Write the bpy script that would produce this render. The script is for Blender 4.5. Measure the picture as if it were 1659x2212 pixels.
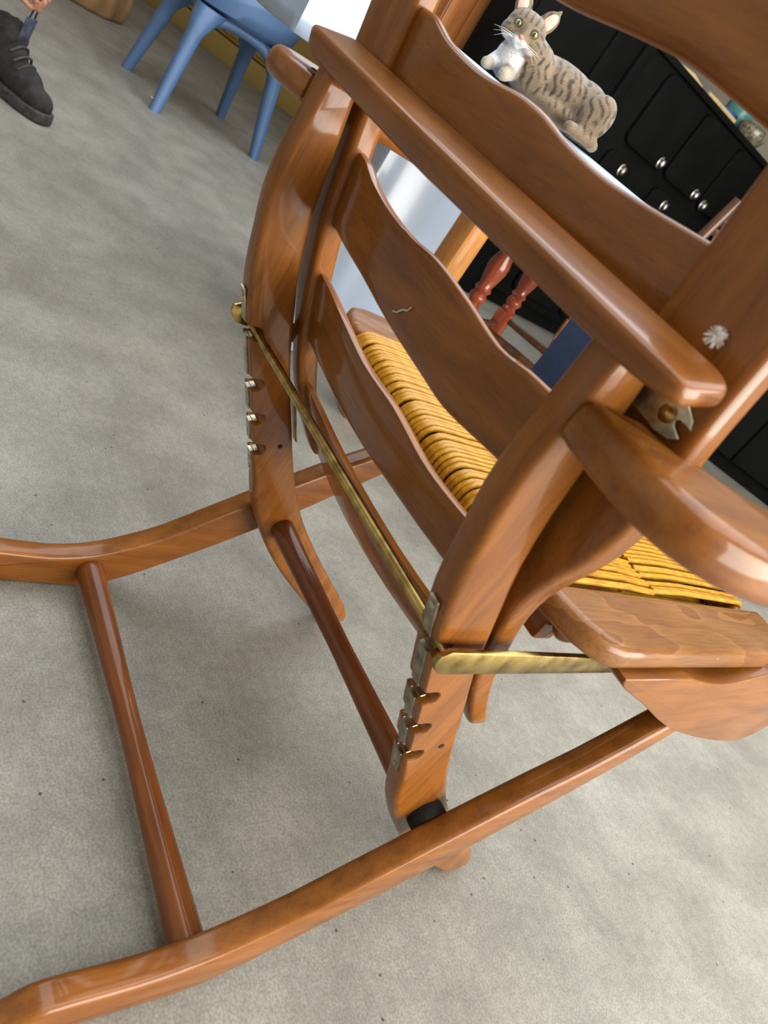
import bpy, bmesh, math, random
from mathutils import Vector, Matrix
from math import sin, cos, pi, sqrt, radians

# ------------------------------------------------------------------ clear
for o in list(bpy.data.objects):
    bpy.data.objects.remove(o, do_unlink=True)
scene = bpy.context.scene
col = scene.collection
random.seed(7)

# ------------------------------------------------------------------ camera
CR = ((0.41973, 0.72979, 0.53966), (0.67905, 0.14203, -0.72022), (-0.60225, 0.66876, -0.43595))
CP = Vector((0.4641, 0.0592, 0.7235))
FPX = 1638.9
cam_d = bpy.data.cameras.new('camera')
cam = bpy.data.objects.new('camera', cam_d)
col.objects.link(cam)
right, up, back = Vector(CR[0]), -Vector(CR[1]), -Vector(CR[2])
cam.matrix_world = Matrix(((right.x, up.x, back.x, CP.x), (right.y, up.y, back.y, CP.y),
                           (right.z, up.z, back.z, CP.z), (0, 0, 0, 1)))
cam_d.sensor_fit = 'VERTICAL'
cam_d.sensor_height = 24.0
cam_d.sensor_width = 18.0
cam_d.lens = FPX / 2212.0 * 24.0
cam_d.clip_start = 0.02
cam_d.clip_end = 60
cam_d.dof.use_dof = True
cam_d.dof.focus_distance = 0.95
cam_d.dof.aperture_fstop = 6.3
scene.camera = cam

# ------------------------------------------------------------------ world, lights, exposure
w = bpy.data.worlds.new('world')
scene.world = w
w.use_nodes = True
bg = w.node_tree.nodes['Background']
bg.inputs['Color'].default_value = (0.80, 0.90, 1.0, 1)
bg.inputs['Strength'].default_value = 1.0


def area(name, loc, rot, sx, sy, power, color):
    d = bpy.data.lights.new(name, 'AREA')
    d.shape = 'RECTANGLE'
    d.size, d.size_y, d.energy, d.color = sx, sy, power, color
    o = bpy.data.objects.new(name, d)
    o.location, o.rotation_euler = loc, rot
    col.objects.link(o)
    return o


area('window_right_offscreen', (2.42, 2.15, 1.00), (0, radians(90), 0), 1.7, 3.4, 245, (1.0, 0.95, 0.86))
area('skylight_above_offscreen', (-0.6, 1.35, 2.66), (0, 0, 0), 5.4, 3.5, 225, (0.86, 0.93, 1.0))

vs = scene.view_settings
vs.view_transform = 'Standard'
vs.look = 'None'
vs.exposure = 0.0
vs.gamma = 1.0
vs.use_curve_mapping = False


# ------------------------------------------------------------------ materials
def srgb(r, g, b):
    f = lambda c: c / 12.92 if c <= 0.04045 else ((c + 0.055) / 1.055) ** 2.4
    return (f(r / 255), f(g / 255), f(b / 255), 1)


def new_mat(name):
    m = bpy.data.materials.new(name)
    m.use_nodes = True
    nt = m.node_tree
    return m, nt, nt.nodes['Principled BSDF']


def noise_mat(name, c1, c2, scale=(20, 20, 20), detail=4, rough=0.5, lo=0.35, hi=0.65, bump=0.0, metallic=0.0,
              coat=0.0, spec=0.5, distortion=0.0, c3=None, fine=None):
    m, nt, p = new_mat(name)
    tc = nt.nodes.new('ShaderNodeTexCoord')
    mp = nt.nodes.new('ShaderNodeMapping')
    mp.inputs['Scale'].default_value = scale
    nz = nt.nodes.new('ShaderNodeTexNoise')
    nz.inputs['Scale'].default_value = 1.0
    nz.inputs['Detail'].default_value = detail
    nz.inputs['Distortion'].default_value = distortion
    rp = nt.nodes.new('ShaderNodeValToRGB')
    rp.color_ramp.elements[0].position = lo
    rp.color_ramp.elements[0].color = c1
    rp.color_ramp.elements[1].position = hi
    rp.color_ramp.elements[1].color = c2
    if c3:
        e = rp.color_ramp.elements.new((lo + hi) / 2)
        e.color = c3
    L = nt.links
    L.new(tc.outputs['Object'], mp.inputs['Vector'])
    L.new(mp.outputs['Vector'], nz.inputs['Vector'])
    L.new(nz.outputs['Fac'], rp.inputs['Fac'])
    out = rp.outputs['Color']
    if fine:
        mp2 = nt.nodes.new('ShaderNodeMapping')
        mp2.inputs['Scale'].default_value = fine[0]
        n2 = nt.nodes.new('ShaderNodeTexNoise')
        n2.inputs['Scale'].default_value = 1.0
        n2.inputs['Detail'].default_value = 2
        r2 = nt.nodes.new('ShaderNodeValToRGB')
        r2.color_ramp.elements[0].position = fine[1]
        r2.color_ramp.elements[0].color = (fine[3],) * 3 + (1,)
        r2.color_ramp.elements[1].position = fine[2]
        r2.color_ramp.elements[1].color = (1, 1, 1, 1)
        mx = nt.nodes.new('ShaderNodeMix')
        mx.data_type = 'RGBA'
        mx.blend_type = 'MULTIPLY'
        mx.inputs['Factor'].default_value = 1.0
        L.new(tc.outputs['Object'], mp2.inputs['Vector'])
        L.new(mp2.outputs['Vector'], n2.inputs['Vector'])
        L.new(n2.outputs['Fac'], r2.inputs['Fac'])
        L.new(out, mx.inputs['A'])
        L.new(r2.outputs['Color'], mx.inputs['B'])
        out = mx.outputs['Result']
    L.new(out, p.inputs['Base Color'])
    if bump:
        b = nt.nodes.new('ShaderNodeBump')
        b.inputs['Strength'].default_value = bump
        b.inputs['Distance'].default_value = 0.002
        L.new(nz.outputs['Fac'], b.inputs['Height'])
        L.new(b.outputs['Normal'], p.inputs['Normal'])
    p.inputs['Roughness'].default_value = rough
    p.inputs['Metallic'].default_value = metallic
    p.inputs['Coat Weight'].default_value = coat
    p.inputs['Coat Roughness'].default_value = 0.10
    p.inputs['Specular IOR Level'].default_value = spec
    return m


def wood(name, dark, light, axis, rough=0.42, coat=0.45, k=1.0):
    s = [60 * k, 60 * k, 60 * k]
    s[axis] = 9 * k
    fs = [420 * k, 420 * k, 420 * k]
    fs[axis] = 22 * k
    return noise_mat(name, dark, light, s, detail=5, rough=rough, lo=0.22, hi=0.80, bump=0.03, coat=coat,
                     distortion=0.3, fine=(fs, 0.34, 0.5, 0.84), spec=0.16)


WD, WL = srgb(98, 53, 15), srgb(140, 85, 27)
M = {}
for i, ax in enumerate('xyz'):
    M['wood_' + ax] = wood('beech_lacquer_' + ax, WD, WL, i)
M['turned_dark'] = wood('dowel_lacquer', srgb(84, 42, 14), srgb(124, 68, 24), 0)
def figured(name, c1, c2, scale, bands):
    """plain-sawn wood: contour bands of a stretched noise"""
    m, nt, p = new_mat(name)
    L = nt.links
    tc = nt.nodes.new('ShaderNodeTexCoord')
    mp = nt.nodes.new('ShaderNodeMapping')
    mp.inputs['Scale'].default_value = scale
    nz = nt.nodes.new('ShaderNodeTexNoise')
    nz.inputs['Scale'].default_value = 1.0
    nz.inputs['Detail'].default_value = 1.5
    mu = nt.nodes.new('ShaderNodeMath')
    mu.operation = 'MULTIPLY'
    mu.inputs[1].default_value = bands
    fr = nt.nodes.new('ShaderNodeMath')
    fr.operation = 'FRACT'
    rp = nt.nodes.new('ShaderNodeValToRGB')
    e = rp.color_ramp.elements
    e[0].position, e[0].color = 0.0, c2
    e[1].position, e[1].color = 1.0, c1
    k = e.new(0.12)
    k.color = tuple(0.5 * (a_ + b_) for a_, b_ in zip(c1, c2))
    n2 = nt.nodes.new('ShaderNodeTexNoise')
    n2.inputs['Scale'].default_value = 1.0
    mp2 = nt.nodes.new('ShaderNodeMapping')
    mp2.inputs['Scale'].default_value = (420, 26, 420)
    r2 = nt.nodes.new('ShaderNodeValToRGB')
    r2.color_ramp.elements[0].position = 0.35
    r2.color_ramp.elements[0].color = (0.78, 0.78, 0.78, 1)
    r2.color_ramp.elements[1].position = 0.55
    mx = nt.nodes.new('ShaderNodeMix')
    mx.data_type = 'RGBA'
    mx.blend_type = 'MULTIPLY'
    mx.inputs['Factor'].default_value = 1.0
    L.new(tc.outputs['Object'], mp.inputs['Vector'])
    L.new(tc.outputs['Object'], mp2.inputs['Vector'])
    L.new(mp.outputs['Vector'], nz.inputs['Vector'])
    L.new(mp2.outputs['Vector'], n2.inputs['Vector'])
    L.new(nz.outputs['Fac'], mu.inputs[0])
    L.new(mu.outputs[0], fr.inputs[0])
    L.new(fr.outputs[0], rp.inputs['Fac'])
    L.new(n2.outputs['Fac'], r2.inputs['Fac'])
    L.new(rp.outputs['Color'], mx.inputs['A'])
    L.new(r2.outputs['Color'], mx.inputs['B'])
    L.new(mx.outputs['Result'], p.inputs['Base Color'])
    p.inputs['Roughness'].default_value = 0.42
    p.inputs['Specular IOR Level'].default_value = 0.2
    p.inputs['Coat Weight'].default_value = 0.35
    p.inputs['Coat Roughness'].default_value = 0.12
    return m


M['plank'] = figured('seat_plank_wood', srgb(118, 74, 34), srgb(142, 96, 50), (24, 6, 24), 5.0)
M['rush'] = noise_mat('golden_rush', srgb(150, 100, 14), srgb(190, 142, 34), (240, 60, 240), detail=3, rough=0.34,
                      lo=0.3, hi=0.7, bump=0.2, coat=0.10, spec=0.3)
M['brass'] = noise_mat('aged_brass', srgb(116, 94, 48), srgb(176, 152, 92), (60, 60, 60), detail=5, rough=0.28,
                       lo=0.3, hi=0.6, metallic=1.0)
M['steel'] = noise_mat('dull_steel', srgb(120, 116, 98), srgb(186, 180, 158), (80, 80, 80), detail=4, rough=0.32,
                       lo=0.3, hi=0.65, metallic=1.0)
M['felt'] = noise_mat('black_felt', srgb(14, 12, 12), srgb(28, 24, 22), (300, 300, 300), rough=0.95)


# ------------------------------------------------------------------ mesh helpers
def finish(name, bm, mat, parent=None, smooth=True, angle=40, recalc=True):
    if recalc:
        bmesh.ops.recalc_face_normals(bm, faces=bm.faces[:])
    me = bpy.data.meshes.new(name)
    bm.to_mesh(me)
    bm.free()
    if smooth:
        for p in me.polygons:
            p.use_smooth = True
        me.set_sharp_from_angle(angle=radians(angle))
    if mat:
        me.materials.append(mat)
    o = bpy.data.objects.new(name, me)
    col.objects.link(o)
    if parent:
        o.parent = parent
    return o


def tag(o, label, cat, group=None):
    o['label'] = label
    o['category'] = cat
    if group:
        o['group'] = group
    return o


def thing(name, label, cat, loc=(0, 0, 0), rz=0, group=None):
    o = bpy.data.objects.new(name, None)
    o.empty_display_size = 0.05
    col.objects.link(o)
    o.location = loc
    o.rotation_euler = (0, 0, rz)
    return tag(o, label, cat, group)


def loft(bm, secs, caps=True, closed=False):
    rows = [[bm.verts.new(p) for p in s] for s in secs]
    n = len(rows[0])
    rng = range(len(rows) - 1) if not closed else range(len(rows))
    for i in rng:
        a, b = rows[i], rows[(i + 1) % len(rows)]
        for j in range(n):
            k = (j + 1) % n
            try:
                bm.faces.new((a[j], a[k], b[k], b[j]))
            except ValueError:
                pass
    if caps and not closed:
        bm.faces.new(rows[0][::-1])
        bm.faces.new(rows[-1])


def smooth_poly(pts, closed=True, sub=3):
    """Catmull-Rom through the points."""
    n = len(pts)
    out = []
    rng = range(n) if closed else range(n - 1)
    for i in rng:
        if closed:
            p0, p1, p2, p3 = pts[i - 1], pts[i], pts[(i + 1) % n], pts[(i + 2) % n]
        else:
            p0, p1, p2, p3 = pts[max(i - 1, 0)], pts[i], pts[i + 1], pts[min(i + 2, n - 1)]
        for s in range(sub):
            t = s / sub
            out.append(tuple(0.5 * (2 * b + (c - a) * t + (2 * a - 5 * b + 4 * c - d) * t * t +
                                    (3 * b - a - 3 * c + d) * t ** 3) for a, b, c, d in zip(p0, p1, p2, p3)))
    if not closed:
        out.append(tuple(pts[-1]))
    return out


def inset_poly(poly, d, wts=None):
    n = len(poly)
    ar = sum(poly[i][0] * poly[(i + 1) % n][1] - poly[(i + 1) % n][0] * poly[i][1] for i in range(n))
    sg = 1 if ar > 0 else -1
    out = []
    for i in range(n):
        a, b, c = Vector(poly[i - 1][:2]), Vector(poly[i][:2]), Vector(poly[(i + 1) % n][:2])
        e1, e2 = (b - a), (c - b)
        if e1.length < 1e-9:
            e1 = e2
        if e2.length < 1e-9:
            e2 = e1
        e1, e2 = e1.normalized(), e2.normalized()
        n1, n2 = Vector((-e1.y, e1.x)) * sg, Vector((-e2.y, e2.x)) * sg
        m = n1 + n2
        if m.length < 1e-6:
            m = n1
        m.normalize()
        s = min(1.0 / max(m.dot(n1), 0.45), 1.8)
        q = b + m * (d * s * (wts[i] if wts else 1.0))
        out.append((q.x, q.y))
    return out


def rprism(poly, a, b, r, fn, segs=3, weights=None):
    """Extrude a 2-D outline from a to b with rounded rims; fn(u,v,w) -> xyz."""
    bm = bmesh.new()
    lv = []
    for k in range(segs + 1):
        t = k / segs * pi / 2
        lv.append((a + r * (1 - sin(t)), r * (1 - cos(t))))
    lv = lv[::-1]
    top = [(b - (x - a), ins) for x, ins in lv[::-1]]
    secs = [[fn(u, v, x) for u, v in (inset_poly(poly, ins, weights) if ins > 0 else poly)] for x, ins in lv + top]
    loft(bm, secs)
    return bm


X_ = lambda u, v, w: (w, u, v)      # outline in y-z, extruded along x
Y_ = lambda u, v, w: (u, w, v)
Z_ = lambda u, v, w: (u, v, w)


def tube(path, radii, seg=12, cap_round=False):
    bm = bmesh.new()
    pts = [Vector(p) for p in path]
    if not hasattr(radii, '__len__'):
        radii = [radii] * len(pts)
    secs = []
    ref = None
    for i, p in enumerate(pts):
        d = (pts[min(i + 1, len(pts) - 1)] - pts[max(i - 1, 0)]).normalized()
        if ref is None:
            ref = d.orthogonal().normalized()
        ref = (ref - d * ref.dot(d))
        ref = ref.normalized() if ref.length > 1e-6 else d.orthogonal().normalized()
        q = d.cross(ref)
        secs.append([tuple(p + (ref * cos(a) + q * sin(a)) * radii[i]) for a in
                     [2 * pi * k / seg for k in range(seg)]])
    loft(bm, secs)
    return bm


def box(bm, x0, x1, y0, y1, z0, z1, mtx=None):
    vs_ = [bm.verts.new(mtx @ Vector(c) if mtx else c) for c in
           [(x0, y0, z0), (x1, y0, z0), (x1, y1, z0), (x0, y1, z0), (x0, y0, z1), (x1, y0, z1), (x1, y1, z1), (x0, y1, z1)]]
    for f in ((0, 3, 2, 1), (4, 5, 6, 7), (0, 1, 5, 4), (1, 2, 6, 5), (2, 3, 7, 6), (3, 0, 4, 7)):
        bm.faces.new([vs_[i] for i in f])


def rbox(x0, x1, y0, y1, z0, z1, r=0.004, segs=2):
    bm = bmesh.new()
    box(bm, x0, x1, y0, y1, z0, z1)
    bmesh.ops.bevel(bm, geom=bm.edges[:], offset=r, segments=segs, profile=0.5, affect='EDGES', clamp_overlap=True)
    return bm


def lathe(profile, seg=20):
    bm = bmesh.new()
    secs = [[(r * cos(2 * pi * k / seg), r * sin(2 * pi * k / seg), z) for k in range(seg)] for r, z in profile]
    loft(bm, secs)
    return bm


def xform(bm, m):
    bmesh.ops.transform(bm, matrix=m, verts=bm.verts[:])
    return bm


def interp(x, pts):
    if x <= pts[0][0]:
        return pts[0][1]
    for (a, b), (c, d) in zip(pts, pts[1:]):
        if x <= c:
            t = (x - a) / (c - a)
            return b + (d - b) * t
    return pts[-1][1]


def sinterp(x, pts):
    """smooth interpolation (Catmull-Rom through the samples)"""
    n = len(pts)
    if x <= pts[0][0]:
        return pts[0][1]
    if x >= pts[-1][0]:
        return pts[-1][1]
    for i in range(n - 1):
        if x <= pts[i + 1][0]:
            x1, y1 = pts[i]
            x2, y2 = pts[i + 1]
            m1 = (y2 - pts[i - 1][1]) / (x2 - pts[i - 1][0]) if i > 0 else (y2 - y1) / (x2 - x1)
            m2 = (pts[i + 2][1] - y1) / (pts[i + 2][0] - x1) if i + 2 < n else (y2 - y1) / (x2 - x1)
            h = x2 - x1
            t = (x - x1) / h
            return ((2 * t ** 3 - 3 * t * t + 1) * y1 + (t ** 3 - 2 * t * t + t) * h * m1 +
                    (-2 * t ** 3 + 3 * t * t) * y2 + (t ** 3 - t * t) * h * m2)


def blob(name, prims, voxel, mat, parent=None, smooth_it=6, factor=0.5):
    """Fuse ellipsoids and tapered capsules into one continuous skin."""
    bm = bmesh.new()
    for pr in prims:
        if pr[0] == 'e':
            _, c, r, rot = pr
            m = Matrix.Translation(c) @ rot.to_4x4() @ Matrix.Diagonal((r[0], r[1], r[2], 1))
            bmesh.ops.create_icosphere(bm, subdivisions=3, radius=1, matrix=m)
        else:
            _, a, b, ra, rb = pr
            a, b = Vector(a), Vector(b)
            n = 8
            for k in range(n + 1):
                t = k / n
                bmesh.ops.create_icosphere(bm, subdivisions=2, radius=ra + (rb - ra) * t,
                                           matrix=Matrix.Translation(a.lerp(b, t)))
    me = bpy.data.meshes.new(name + '_tmp')
    bm.to_mesh(me)
    bm.free()
    t = bpy.data.objects.new(name + '_tmp', me)
    col.objects.link(t)
    md = t.modifiers.new('r', 'REMESH')
    md.mode = 'VOXEL'
    md.voxel_size = voxel
    sm = t.modifiers.new('s', 'SMOOTH')
    sm.iterations = smooth_it
    sm.factor = factor
    dg = bpy.context.evaluated_depsgraph_get()
    dg.update()
    nm = bpy.data.meshes.new_from_object(t.evaluated_get(dg))
    bpy.data.objects.remove(t, do_unlink=True)
    bpy.data.meshes.remove(me)
    nm.name = name
    for p in nm.polygons:
        p.use_smooth = True
    nm.materials.clear()
    if mat:
        nm.materials.append(mat)
    o = bpy.data.objects.new(name, nm)
    col.objects.link(o)
    if parent:
        o.parent = parent
    return o


def copy_tree(o, parent=None):
    c = o.copy()
    col.objects.link(c)
    c.parent = parent
    for ch in list(o.children):
        copy_tree(ch, c)
    return c


I3 = Matrix.Identity(3)
def rot(ax, deg): return Matrix.Rotation(radians(deg), 3, ax)


# ------------------------------------------------------------------ the setting
def struct(o):
    o['kind'] = 'structure'
    return o


def concrete():
    m, nt, p = new_mat('polished_concrete')
    L = nt.links
    tc = nt.nodes.new('ShaderNodeTexCoord')

    def nz(scale, detail, lo, hi, c1, c2, vec=None):
        n = nt.nodes.new('ShaderNodeTexNoise')
        n.inputs['Scale'].default_value = scale
        n.inputs['Detail'].default_value = detail
        L.new(vec or tc.outputs['Object'], n.inputs['Vector'])
        r = nt.nodes.new('ShaderNodeValToRGB')
        r.color_ramp.elements[0].position = lo
        r.color_ramp.elements[0].color = c1
        r.color_ramp.elements[1].position = hi
        r.color_ramp.elements[1].color = c2
        L.new(n.outputs['Fac'], r.inputs['Fac'])
        return r.outputs['Color'], n.outputs['Fac']

    def mix(a, b, mode, f):
        x = nt.nodes.new('ShaderNodeMix')
        x.data_type = 'RGBA'
        x.blend_type = mode
        x.inputs['Factor'].default_value = f
        L.new(a, x.inputs['A'])
        L.new(b, x.inputs['B'])
        return x.outputs['Result']
    g = lambda v: (v, v, v, 1)
    base, _ = nz(2.2, 6, 0.35, 0.65, srgb(122, 118, 109), srgb(137, 134, 125))
    patch, _ = nz(9, 8, 0.38, 0.62, g(0.86), g(1.06))
    grain, gf = nz(330, 4, 0.34, 0.66, g(0.72), g(1.18))
    mid, _ = nz(70, 6, 0.36, 0.62, g(0.90), g(1.05))
    c = mix(base, patch, 'MULTIPLY', 1.0)
    c = mix(c, mid, 'MULTIPLY', 1.0)
    c = mix(c, grain, 'MULTIPLY', 0.9)
    vo = nt.nodes.new('ShaderNodeTexVoronoi')
    vo.inputs['Scale'].default_value = 26
    L.new(tc.outputs['Object'], vo.inputs['Vector'])
    sr = nt.nodes.new('ShaderNodeValToRGB')
    sr.color_ramp.elements[0].position = 0.040
    sr.color_ramp.elements[0].color = g(0.22)
    sr.color_ramp.elements[1].position = 0.060
    sr.color_ramp.elements[1].color = g(1)
    L.new(vo.outputs['Distance'], sr.inputs['Fac'])
    c = mix(c, sr.outputs['Color'], 'MULTIPLY', 1.0)
    L.new(c, p.inputs['Base Color'])
    p.inputs['Roughness'].default_value = 0.55
    b = nt.nodes.new('ShaderNodeBump')
    b.inputs['Strength'].default_value = 0.08
    b.inputs['Distance'].default_value = 0.001
    L.new(gf, b.inputs['Height'])
    L.new(b.outputs['Normal'], p.inputs['Normal'])
    return m


M['concrete'] = concrete()
M['plaster'] = noise_mat('warm_white_plaster', srgb(206, 200, 186), srgb(218, 212, 200), (3, 3, 3), rough=0.9)

RX0, RX1, RY0, RY1, RH = -8.0, 2.5, -2.2, 6.5, 2.7
bm = bmesh.new()
box(bm, RX0, RX1, RY0, RY1, -0.08, 0.0)
struct(finish('floor', bm, M['concrete'], smooth=False))
bm = bmesh.new()
box(bm, RX0, RX1, RY0, RY1, RH, RH + 0.08)
struct(finish('ceiling', bm, M['plaster'], smooth=False))
bm = bmesh.new()
box(bm, RX0 - 0.1, RX0, RY0, RY1, 0, RH)
struct(finish('wall_left', bm, M['plaster'], smooth=False))
bm = bmesh.new()
box(bm, RX0, RX1, RY1, RY1 + 0.1, 0, RH)
struct(finish('wall_front', bm, M['plaster'], smooth=False))
bm = bmesh.new()
box(bm, RX0, RX1, RY0 - 0.1, RY0, 0, RH)
struct(finish('wall_back', bm, M['plaster'], smooth=False))
bm = bmesh.new()   # wall with the big window opening
box(bm, RX1, RX1 + 0.1, RY0, 0.4, 0, RH)
box(bm, RX1, RX1 + 0.1, 3.9, RY1, 0, RH)
box(bm, RX1, RX1 + 0.1, 0.4, 3.9, 2.45, RH)
box(bm, RX1, RX1 + 0.1, 0.4, 3.9, 0, 0.1)
struct(finish('wall_right', bm, M['plaster'], smooth=False))

# ------------------------------------------------------------------ the reclining armchair
chair = thing('reclining_armchair', 'brown lacquered wooden reclining armchair with crossed legs and yellow rush seat',
              'armchair', (0, 0, 0))

PX0, PX1 = 0.1966, 0.2234        # rear post thickness
# rear edge of a post, top to bottom (y, z)
rear = [(0.4035, 0.686), (0.4035, 0.655), (0.4035, 0.625), (0.404, 0.597), (0.408, 0.568), (0.416, 0.540),
        (0.424, 0.512), (0.433, 0.486), (0.4455, 0.4600)]
rear_low = [(0.5660, 0.2535), (0.585, 0.219), (0.611, 0.184), (0.650, 0.142), (0.700, 0.098), (0.765, 0.050), (0.832, 0.004)]
front_up = [(0.856, 0.000), (0.876, 0.008), (0.872, 0.026), (0.845, 0.053), (0.772, 0.113), (0.703, 0.174), (0.660, 0.218),
            (0.614, 0.278), (0.575, 0.338), (0.529, 0.411), (0.508, 0.451), (0.492, 0.484), (0.472, 0.527),
            (0.459, 0.571), (0.452, 0.606), (0.446, 0.640), (0.440, 0.672), (0.438, 0.686)]
# straight notched stretch of the rear edge
E0, E1 = Vector((0.4475, 0.4560)), Vector((0.5640, 0.2570))
ED = (E1 - E0).normalized()
EN = Vector((-ED.y, ED.x))
if EN.x < 0:
    EN = -EN
def ep(s, h): q = E0 + ED * s + EN * h; return (q.x, q.y)
tips = [(0.471, 0.4445), (0.505, 0.388), (0.530, 0.3465), (0.5535, 0.3065)]
nst = [(Vector(t) - E0).dot(ED) for t in tips]
notch = []
for st in nst:
    notch += [ep(st - 0.0105, 0), ep(st - 0.0075, 0.0035), ep(st - 0.0045, 0.0100), ep(st - 0.001, 0.0145), ep(st + 0.004, 0.0155),
              ep(st + 0.009, 0.0125), ep(st + 0.0105, 0.0070), ep(st + 0.0085, 0.0030), ep(st + 0.0095, 0)]
post_poly = smooth_poly(rear, False, 2) + notch + smooth_poly(rear_low, False, 2) + smooth_poly(front_up, False, 2)
n_r = len(smooth_poly(rear, False, 2))
post_w = [1.0] * len(post_poly)
for i in range(n_r, n_r + len(notch)):
    post_w[i] = 0.22
post_near = finish('rear_post', rprism(post_poly, PX0, PX1, 0.0065, X_, weights=post_w), M['wood_z'], chair, angle=50)


def mirror_part(o, name=None):
    """a mirrored twin (own mesh, outward normals)"""
    me = o.data.copy()
    b = bmesh.new()
    b.from_mesh(me)
    bmesh.ops.scale(b, vec=(-1, 1, 1), verts=b.verts[:])
    bmesh.ops.reverse_faces(b, faces=b.faces[:])
    b.to_mesh(me)
    b.free()
    me.set_sharp_from_angle(angle=radians(45))
    c = bpy.data.objects.new(name or o.name.split('.')[0], me)
    col.objects.link(c)
    c.parent = o.parent
    return c


post_far = mirror_part(post_near)


# small metal plates lining the notches, screws at both ends
def plate_poly(s0, s1, tab0, tab1):
    t = 0.0016
    o_ = [ep(s0, -t), ep(s1, -t)]
    i_ = [ep(s1, 0.0005), ep(s0, 0.0005)]
    if tab1:
        o_.append(ep(s1 + 0.0030, 0.0055))
        i_.insert(0, ep(s1 + 0.0016, 0.0062))
    if tab0:
        o_.insert(0, ep(s0 + 0.0006, 0.0085))
        i_.append(ep(s0 + 0.0022, 0.0085))
    return o_ + i_


xc = (PX0 + PX1) / 2
segs_ = [(nst[0] - 0.047, nst[0] - 0.0095, False, True)]
for a, b in zip(nst, nst[1:]):
    segs_.append((a + 0.0085, b - 0.0095, True, True))
segs_.append((nst[-1] + 0.0085, nst[-1] + 0.042, True, False))
for s in (1, -1):
    parent = post_near if s > 0 else post_far
    for q in segs_:
        pb = rprism(plate_poly(*q), s * xc - 0.0055, s * xc + 0.0055, 0.0003, X_, 1)
        finish('notch_plate', pb, M['steel'], parent, angle=30)
    for sc in (segs_[0][0] + 0.007, segs_[-1][1] - 0.006):
        y, z = ep(sc, -0.0016)
        b = lathe([(0.0032, 0), (0.0034, 0.0006), (0.0024, 0.0014), (0.0001, 0.0016)], 12)
        d = Vector((0, -EN.x, -EN.y))
        xform(b, Matrix.Translation((s * xc, y, z)) @ d.to_track_quat('Z', 'Y').to_matrix().to_4x4())
        finish('screw', b, M['steel'], parent)
    # the small dark peg hole on the side face
    b = lathe([(0.0030, 0), (0.0030, 0.0008), (0.0001, 0.0009)], 12)
    xx = 0.2232 if s > 0 else -0.1968
    xform(b, Matrix.Translation((xx, 0.571, 0.312)) @ Matrix.Rotation(pi / 2, 4, 'Y'))
    finish('peg', b, M['felt'], parent)

# top cross bar, slightly skewed
bar = bmesh.new()
secs = []
NB = 40
for i in range(NB + 1):
    u = sin(pi / 2 * (-1 + 2 * i / NB))
    x = 0.005 + u * 0.271
    e = 0.271 - abs(u) * 0.271
    k = 1.0 if e > 0.020 else sqrt(max(0.0, 1 - (1 - e / 0.020) ** 2))
    dy = -0.045 * x + 0.006 * (1 - u * u) * 0
    dz = -0.036 * x + 0.001
    lift = 0.0 if e > 0.045 else 0.004 * (1 - e / 0.045) ** 2
    lift += 0.026 * max(0.0, x)
    c0 = [(0.3915, 0.6755 + lift), (0.3855, 0.6990), (0.4330, 0.7095), (0.4370, 0.6865 + lift)]
    cy, cz = 0.4118, 0.6909
    sec = []
    for j in range(4):
        a, b_, c_ = Vector(c0[j - 1]), Vector(c0[j]), Vector(c0[(j + 1) % 4])
        r = 0.0065
        p1, p2 = b_ + (a - b_).normalized() * r, b_ + (c_ - b_).normalized() * r
        for t in (0, 0.25, 0.5, 0.75, 1):
            q = p1 * (1 - t) ** 2 + b_ * 2 * t * (1 - t) + p2 * t * t
            sec.append((x, cy + (q.x - cy) * (0.55 + 0.45 * k) + dy, cz + (q.y - cz) * (0.68 + 0.32 * k) + dz))
    secs.append(sec)
loft(bar, secs)
finish('cross_bar', bar, M['wood_x'], chair, angle=60)

# back stiles: broad boards, narrowing towards the bottom
YR = [(0.30, 0.630), (0.32, 0.612), (0.36, 0.575), (0.399, 0.545), (0.449, 0.517), (0.496, 0.496), (0.538, 0.480), (0.576, 0.468),
      (0.64, 0.455), (0.669, 0.449), (0.725, 0.4425), (0.768, 0.437), (0.85, 0.429), (1.0, 0.418)]
XO = [(0.312, 0.206), (0.318, 0.210), (0.35, 0.213), (0.40, 0.217), (0.44, 0.220), (0.48, 0.2235), (0.509, 0.231), (0.533, 0.241),
      (0.557, 0.252), (0.581, 0.260), (0.605, 0.2635), (0.65, 0.2635), (1.0, 0.2635)]
Yr = lambda z: sinterp(z, YR)
st = bmesh.new()
secs = []
zs = [0.313, 0.314, 0.317, 0.322, 0.33] + [0.34 + 0.014 * i for i in range(44)] + [0.952, 0.957, 0.960]
for z in zs:
    k = 1.0
    if z < 0.33:
        k = sqrt(max(0.03, 1 - ((0.33 - z) / 0.0172) ** 2))
    if z > 0.94:
        k = sqrt(max(0.03, 1 - ((z - 0.94) / 0.0205) ** 2))
    xi, xo = 0.1905, sinterp(z, XO)
    xm, xh = (xi + xo) / 2, (xo - xi) / 2 * k
    yr = Yr(z)
    yf = yr + 0.026
    ym, yh = (yr + yf) / 2, 0.013 * (0.5 + 0.5 * k)
    r = min(0.006, xh * 0.8, yh * 0.8)
    sec = []
    for cxs, cys, a0 in ((1, 1, 0), (-1, 1, 90), (-1, -1, 180), (1, -1, 270)):
        for t in (0, 30, 60, 90):
            a = radians(a0 + t)
            sec.append((xm + cxs * (xh - r) + r * cos(a), ym + cys * (yh - r) + r * sin(a), z))
    secs.append(sec)
loft(st, secs)
stile_near = finish('back_stile', st, M['wood_z'], chair, angle=50)
stile_far = mirror_part(stile_near)


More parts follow.
